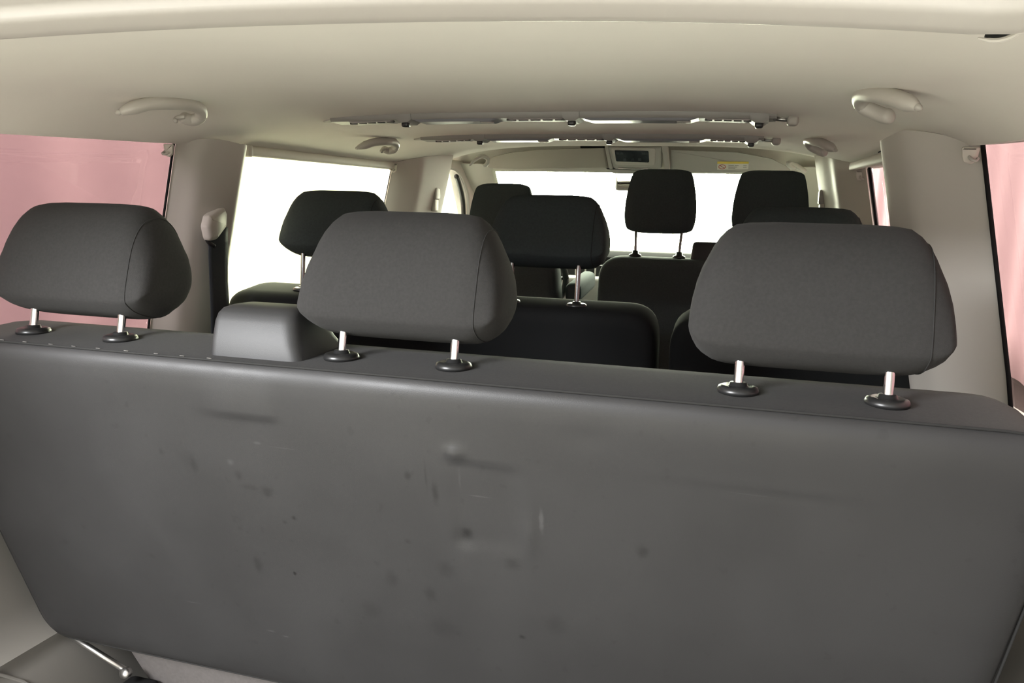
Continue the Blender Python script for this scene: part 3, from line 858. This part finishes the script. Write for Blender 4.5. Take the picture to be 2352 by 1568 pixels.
# ------------------------------------------------------------------ dashboard
da = root('dashboard', (0, 2.85, 0), 'dark dashboard under the windscreen with a pale centre console', 'dashboard')
bm = bmesh.new(); rows = []
for i in range(25):
    x = -.80+1.6*i/24
    rows.append([(x, 2.66, .45), (x, 2.62, .70), (x, 2.60, .86), (x, 2.61, .945), (x, 2.64, .972), (x, 2.72, .978), (x, 3.0, .955), (x, 3.22, .90), (x, 3.24, .3)])
surf(bm, rows, False); link('top_pad', bm, M['dash'], da, True, 40)
bm = bmesh.new(); rbox(bm, (-.20, 2.555, .78), (.26, .20, .16), .02, 3, (.9, .8)); link('centre_stack', bm, M['console'], da)
bm = bmesh.new(); rbox(bm, (-.16, 2.535, .70), (.20, .16, .05), .015, 3); link('shelf', bm, M['dash'], da)
bm = bmesh.new(); rbox(bm, (-.20, 2.585, .865), (.24, .06, .09), .006, 2); link('vent_panel', bm, M['black'], da)
for i in range(4):
    bm = bmesh.new(); rbox(bm, (-.27+.045*i, 2.55, .87), (.006, .01, .07), .002, 1); link('vent_fin', bm, M['console'], da)
bm = bmesh.new(); tube(bm, [(-.215, 2.50, .74), (-.222, 2.475, .815)], .008, 10); lathe(bm, (-.222, 2.475, .82), [(0, -.02), (.016, -.016), (.022, 0), (.018, .018), (0, .024)], 16); link('gear_lever', bm, M['header'], da)
sw = root('steering_wheel', (-.46, 2.335, .86), 'dark steering wheel mostly hidden in front of the left front seat', 'steering wheel')
ax = Matrix.Rotation(math.radians(-62), 3, 'X')
bm = bmesh.new(); tube(bm, [Vector((-.46, 2.335, .86))+ax @ Vector((.19*math.cos(2*PI*k/40), .19*math.sin(2*PI*k/40), 0)) for k in range(41)], .014, 10, False); link('rim', bm, M['black'], sw)
bm = bmesh.new(); rbox(bm, (-.46, 2.345, .855), (.15, .12, .05), .02, 3, rot=ax); link('hub', bm, M['black'], sw)
for a in (0, PI, -PI/2):
    bm = bmesh.new(); v = ax @ Vector((math.cos(a), math.sin(a), 0)); c = Vector((-.46, 2.34, .857)); tube(bm, [c+v*.05, c+v*.185], [(.018, .008), (.012, .007)], 8); link('spoke', bm, M['black'], sw)

# ------------------------------------------------------------------ outside: garage with pink curtains
def curtain(x, ya, yb, zt, zb_, label, amp=.025):
    bm = bmesh.new(); rows = []
    n = int((yb-ya)*16)
    for j in range(9):
        t = j/8; z = zt+(zb_-zt)*t
        rows.append([(x+amp*(.4+.6*t)*(math.sin(y*5.3+.7*math.sin(y*1.9))+.35*math.sin(y*12.7+1)), y, z+.012*math.sin(y*3.1)*(1 if j == 8 else 0)) for y in [ya+(yb-ya)*i/n for i in range(n+1)]])
    surf(bm, rows); solid(bm, .004)
    return props(link('curtain', bm, M['curtain']), label, 'curtain')
curtain(2.2, -1.6, 11.0, 2.6, .20, 'pink curtain seen through the right side windows')
curtain(-2.2, -1.6, 2.52, 2.6, -.40, 'pink curtain seen through the left rear window')
bm = bmesh.new(); rbox(bm, (0, 6, -.60), (30, 30, .10), 0)
structure('ground', bm, M['concrete'], 'garage floor under and around the van', 'ground', smooth=False)
M['plinth'] = mat('added_wall_brown', (.055, .040, .040), .9, spec=.05)  # low wall made up to hide the bright floor under the curtain hem
bm = bmesh.new(); rbox(bm, (2.45, 5, .03), (.1, 14, 1.16), 0)
structure('added_wall_right', bm, M['plinth'], 'dark brown low wall added behind the right pink curtain to hide the bright floor', 'wall', smooth=False)
M['body'] = mat('light_block_panel', (.35, .35, .34), .5)  # unseen outer panels added to block light leaking past the pillar covers
for k_, (side, ya, yb, zt) in enumerate(((-1, .59, .755, 1.27), (1, .58, .765, 1.27), (-1, 1.70, 2.08, 1.33), (1, 1.65, 2.08, 1.33), (-1, -.62, -.155, 1.22), (1, -.62, -.155, 1.22))):
    bm = bmesh.new(); surf(bm, [[(side*(wall_x(z)+.019), y, z) for y in (ya, yb)] for z in [.70+(zt-.70)*j/8 for j in range(9)]]); solid(bm, .006)
    structure('trim_%d' % (16+k_), bm, M['body'], ('unseen body panel added to block light behind the %s trim on the %s side' % (('middle', 'front', 'tailgate')[k_//2], 'right' if side > 0 else 'left')), 'body pillar')
bm = bmesh.new(); rbox(bm, (-5.0, 8, 1.6), (.2, 14, 4.4), 0)
structure('wall_outside', bm, M['studio'], 'bright pale studio wall beyond the left sliding-door window', 'wall', smooth=False)

# ------------------------------------------------------------------ light: bright studio surroundings
w = bpy.data.worlds.new('studio_light'); S.world = w; w.use_nodes = True
nt = w.node_tree; nt.nodes.clear()
out = nt.nodes.new('ShaderNodeOutputWorld'); bg = nt.nodes.new('ShaderNodeBackground')
tc = nt.nodes.new('ShaderNodeTexCoord'); sx = nt.nodes.new('ShaderNodeSeparateXYZ')
nt.links.new(tc.outputs['Generated'], sx.inputs[0])
mr = nt.nodes.new('ShaderNodeMapRange'); mr.inputs[1].default_value = -1; mr.inputs[2].default_value = 1
nt.links.new(sx.outputs['Y'], mr.inputs[0])
cr = nt.nodes.new('ShaderNodeValToRGB'); e = cr.color_ramp.elements
e[0].position = 0; e[0].color = (.96, .95, .935, 1)
e[1].position = 1; e[1].color = (1, 1, .80, 1)
nt.links.new(mr.outputs[0], cr.inputs[0]); nt.links.new(cr.outputs[0], bg.inputs['Color'])
st = nt.nodes.new('ShaderNodeMapRange'); st.inputs[1].default_value = .15; st.inputs[2].default_value = .95
st.inputs[3].default_value = 1.2; st.inputs[4].default_value = 34.0
nt.links.new(sx.outputs['Y'], st.inputs[0]); xf = nt.nodes.new('ShaderNodeMapRange'); xf.inputs[1].default_value = -.9; xf.inputs[2].default_value = .7
xf.inputs[3].default_value = 1.3; xf.inputs[4].default_value = .6
nt.links.new(sx.outputs['X'], xf.inputs[0])
zf = nt.nodes.new('ShaderNodeMapRange'); zf.interpolation_type = 'SMOOTHSTEP'; zf.inputs[1].default_value = .55; zf.inputs[2].default_value = .9
zf.inputs[3].default_value = 0; zf.inputs[4].default_value = 2.3
nt.links.new(sx.outputs['Z'], zf.inputs[0])
mu = nt.nodes.new('ShaderNodeMath'); mu.operation = 'MULTIPLY'
nt.links.new(st.outputs[0], mu.inputs[0]); nt.links.new(xf.outputs[0], mu.inputs[1])
ad = nt.nodes.new('ShaderNodeMath'); ad.operation = 'ADD'
nt.links.new(mu.outputs[0], ad.inputs[0]); nt.links.new(zf.outputs[0], ad.inputs[1])
nt.links.new(ad.outputs[0], bg.inputs['Strength'])
nt.links.new(bg.outputs[0], out.inputs[0])

def area(name, loc, target, size, power, col):
    l = bpy.data.lights.new(name, 'AREA'); l.shape = 'RECTANGLE'; l.size, l.size_y = size; l.energy = power; l.color = col
    o = bpy.data.objects.new(name, l); COL.objects.link(o); o.location = loc
    o.rotation_euler = (Vector(target)-Vector(loc)).to_track_quat('-Z', 'Y').to_euler()
area('bench_fill_light', (-1.0, -1.6, 1.55), (-.4, 0, .85), (.8, .4), 65, (.97, .98, 1))  # unseen lamp added behind the van to grade light across the bench back

# ------------------------------------------------------------------ camera
cam = bpy.data.cameras.new('camera'); co = bpy.data.objects.new('camera', cam); COL.objects.link(co)
YAW, PIT, ROL = .2723, .1496, -.0315
f = Vector((-math.sin(YAW)*math.cos(PIT), math.cos(YAW)*math.cos(PIT), -math.sin(PIT)))
r0 = Vector((math.cos(YAW), math.sin(YAW), 0)); d0 = f.cross(r0)
R = r0*math.cos(ROL)+d0*math.sin(ROL); D = -r0*math.sin(ROL)+d0*math.cos(ROL)
co.matrix_world = Matrix(((R.x, -D.x, -f.x, .4093), (R.y, -D.y, -f.y, -.923), (R.z, -D.z, -f.z, 1.0769), (0, 0, 0, 1)))
cam.sensor_width = 36; cam.lens = 1773.25/2352*36; cam.clip_start = .02
S.camera = co

S.view_settings.view_transform = 'Standard'; S.view_settings.look = 'None'
S.view_settings.gamma = 1; S.view_settings.use_curve_mapping = False
S.view_settings.exposure = .8
S.cycles.max_bounces = 10; S.cycles.diffuse_bounces = 6; S.cycles.transparent_max_bounces = 16
S.cycles.use_denoising = True
S.cycles.sample_clamp_indirect = 6
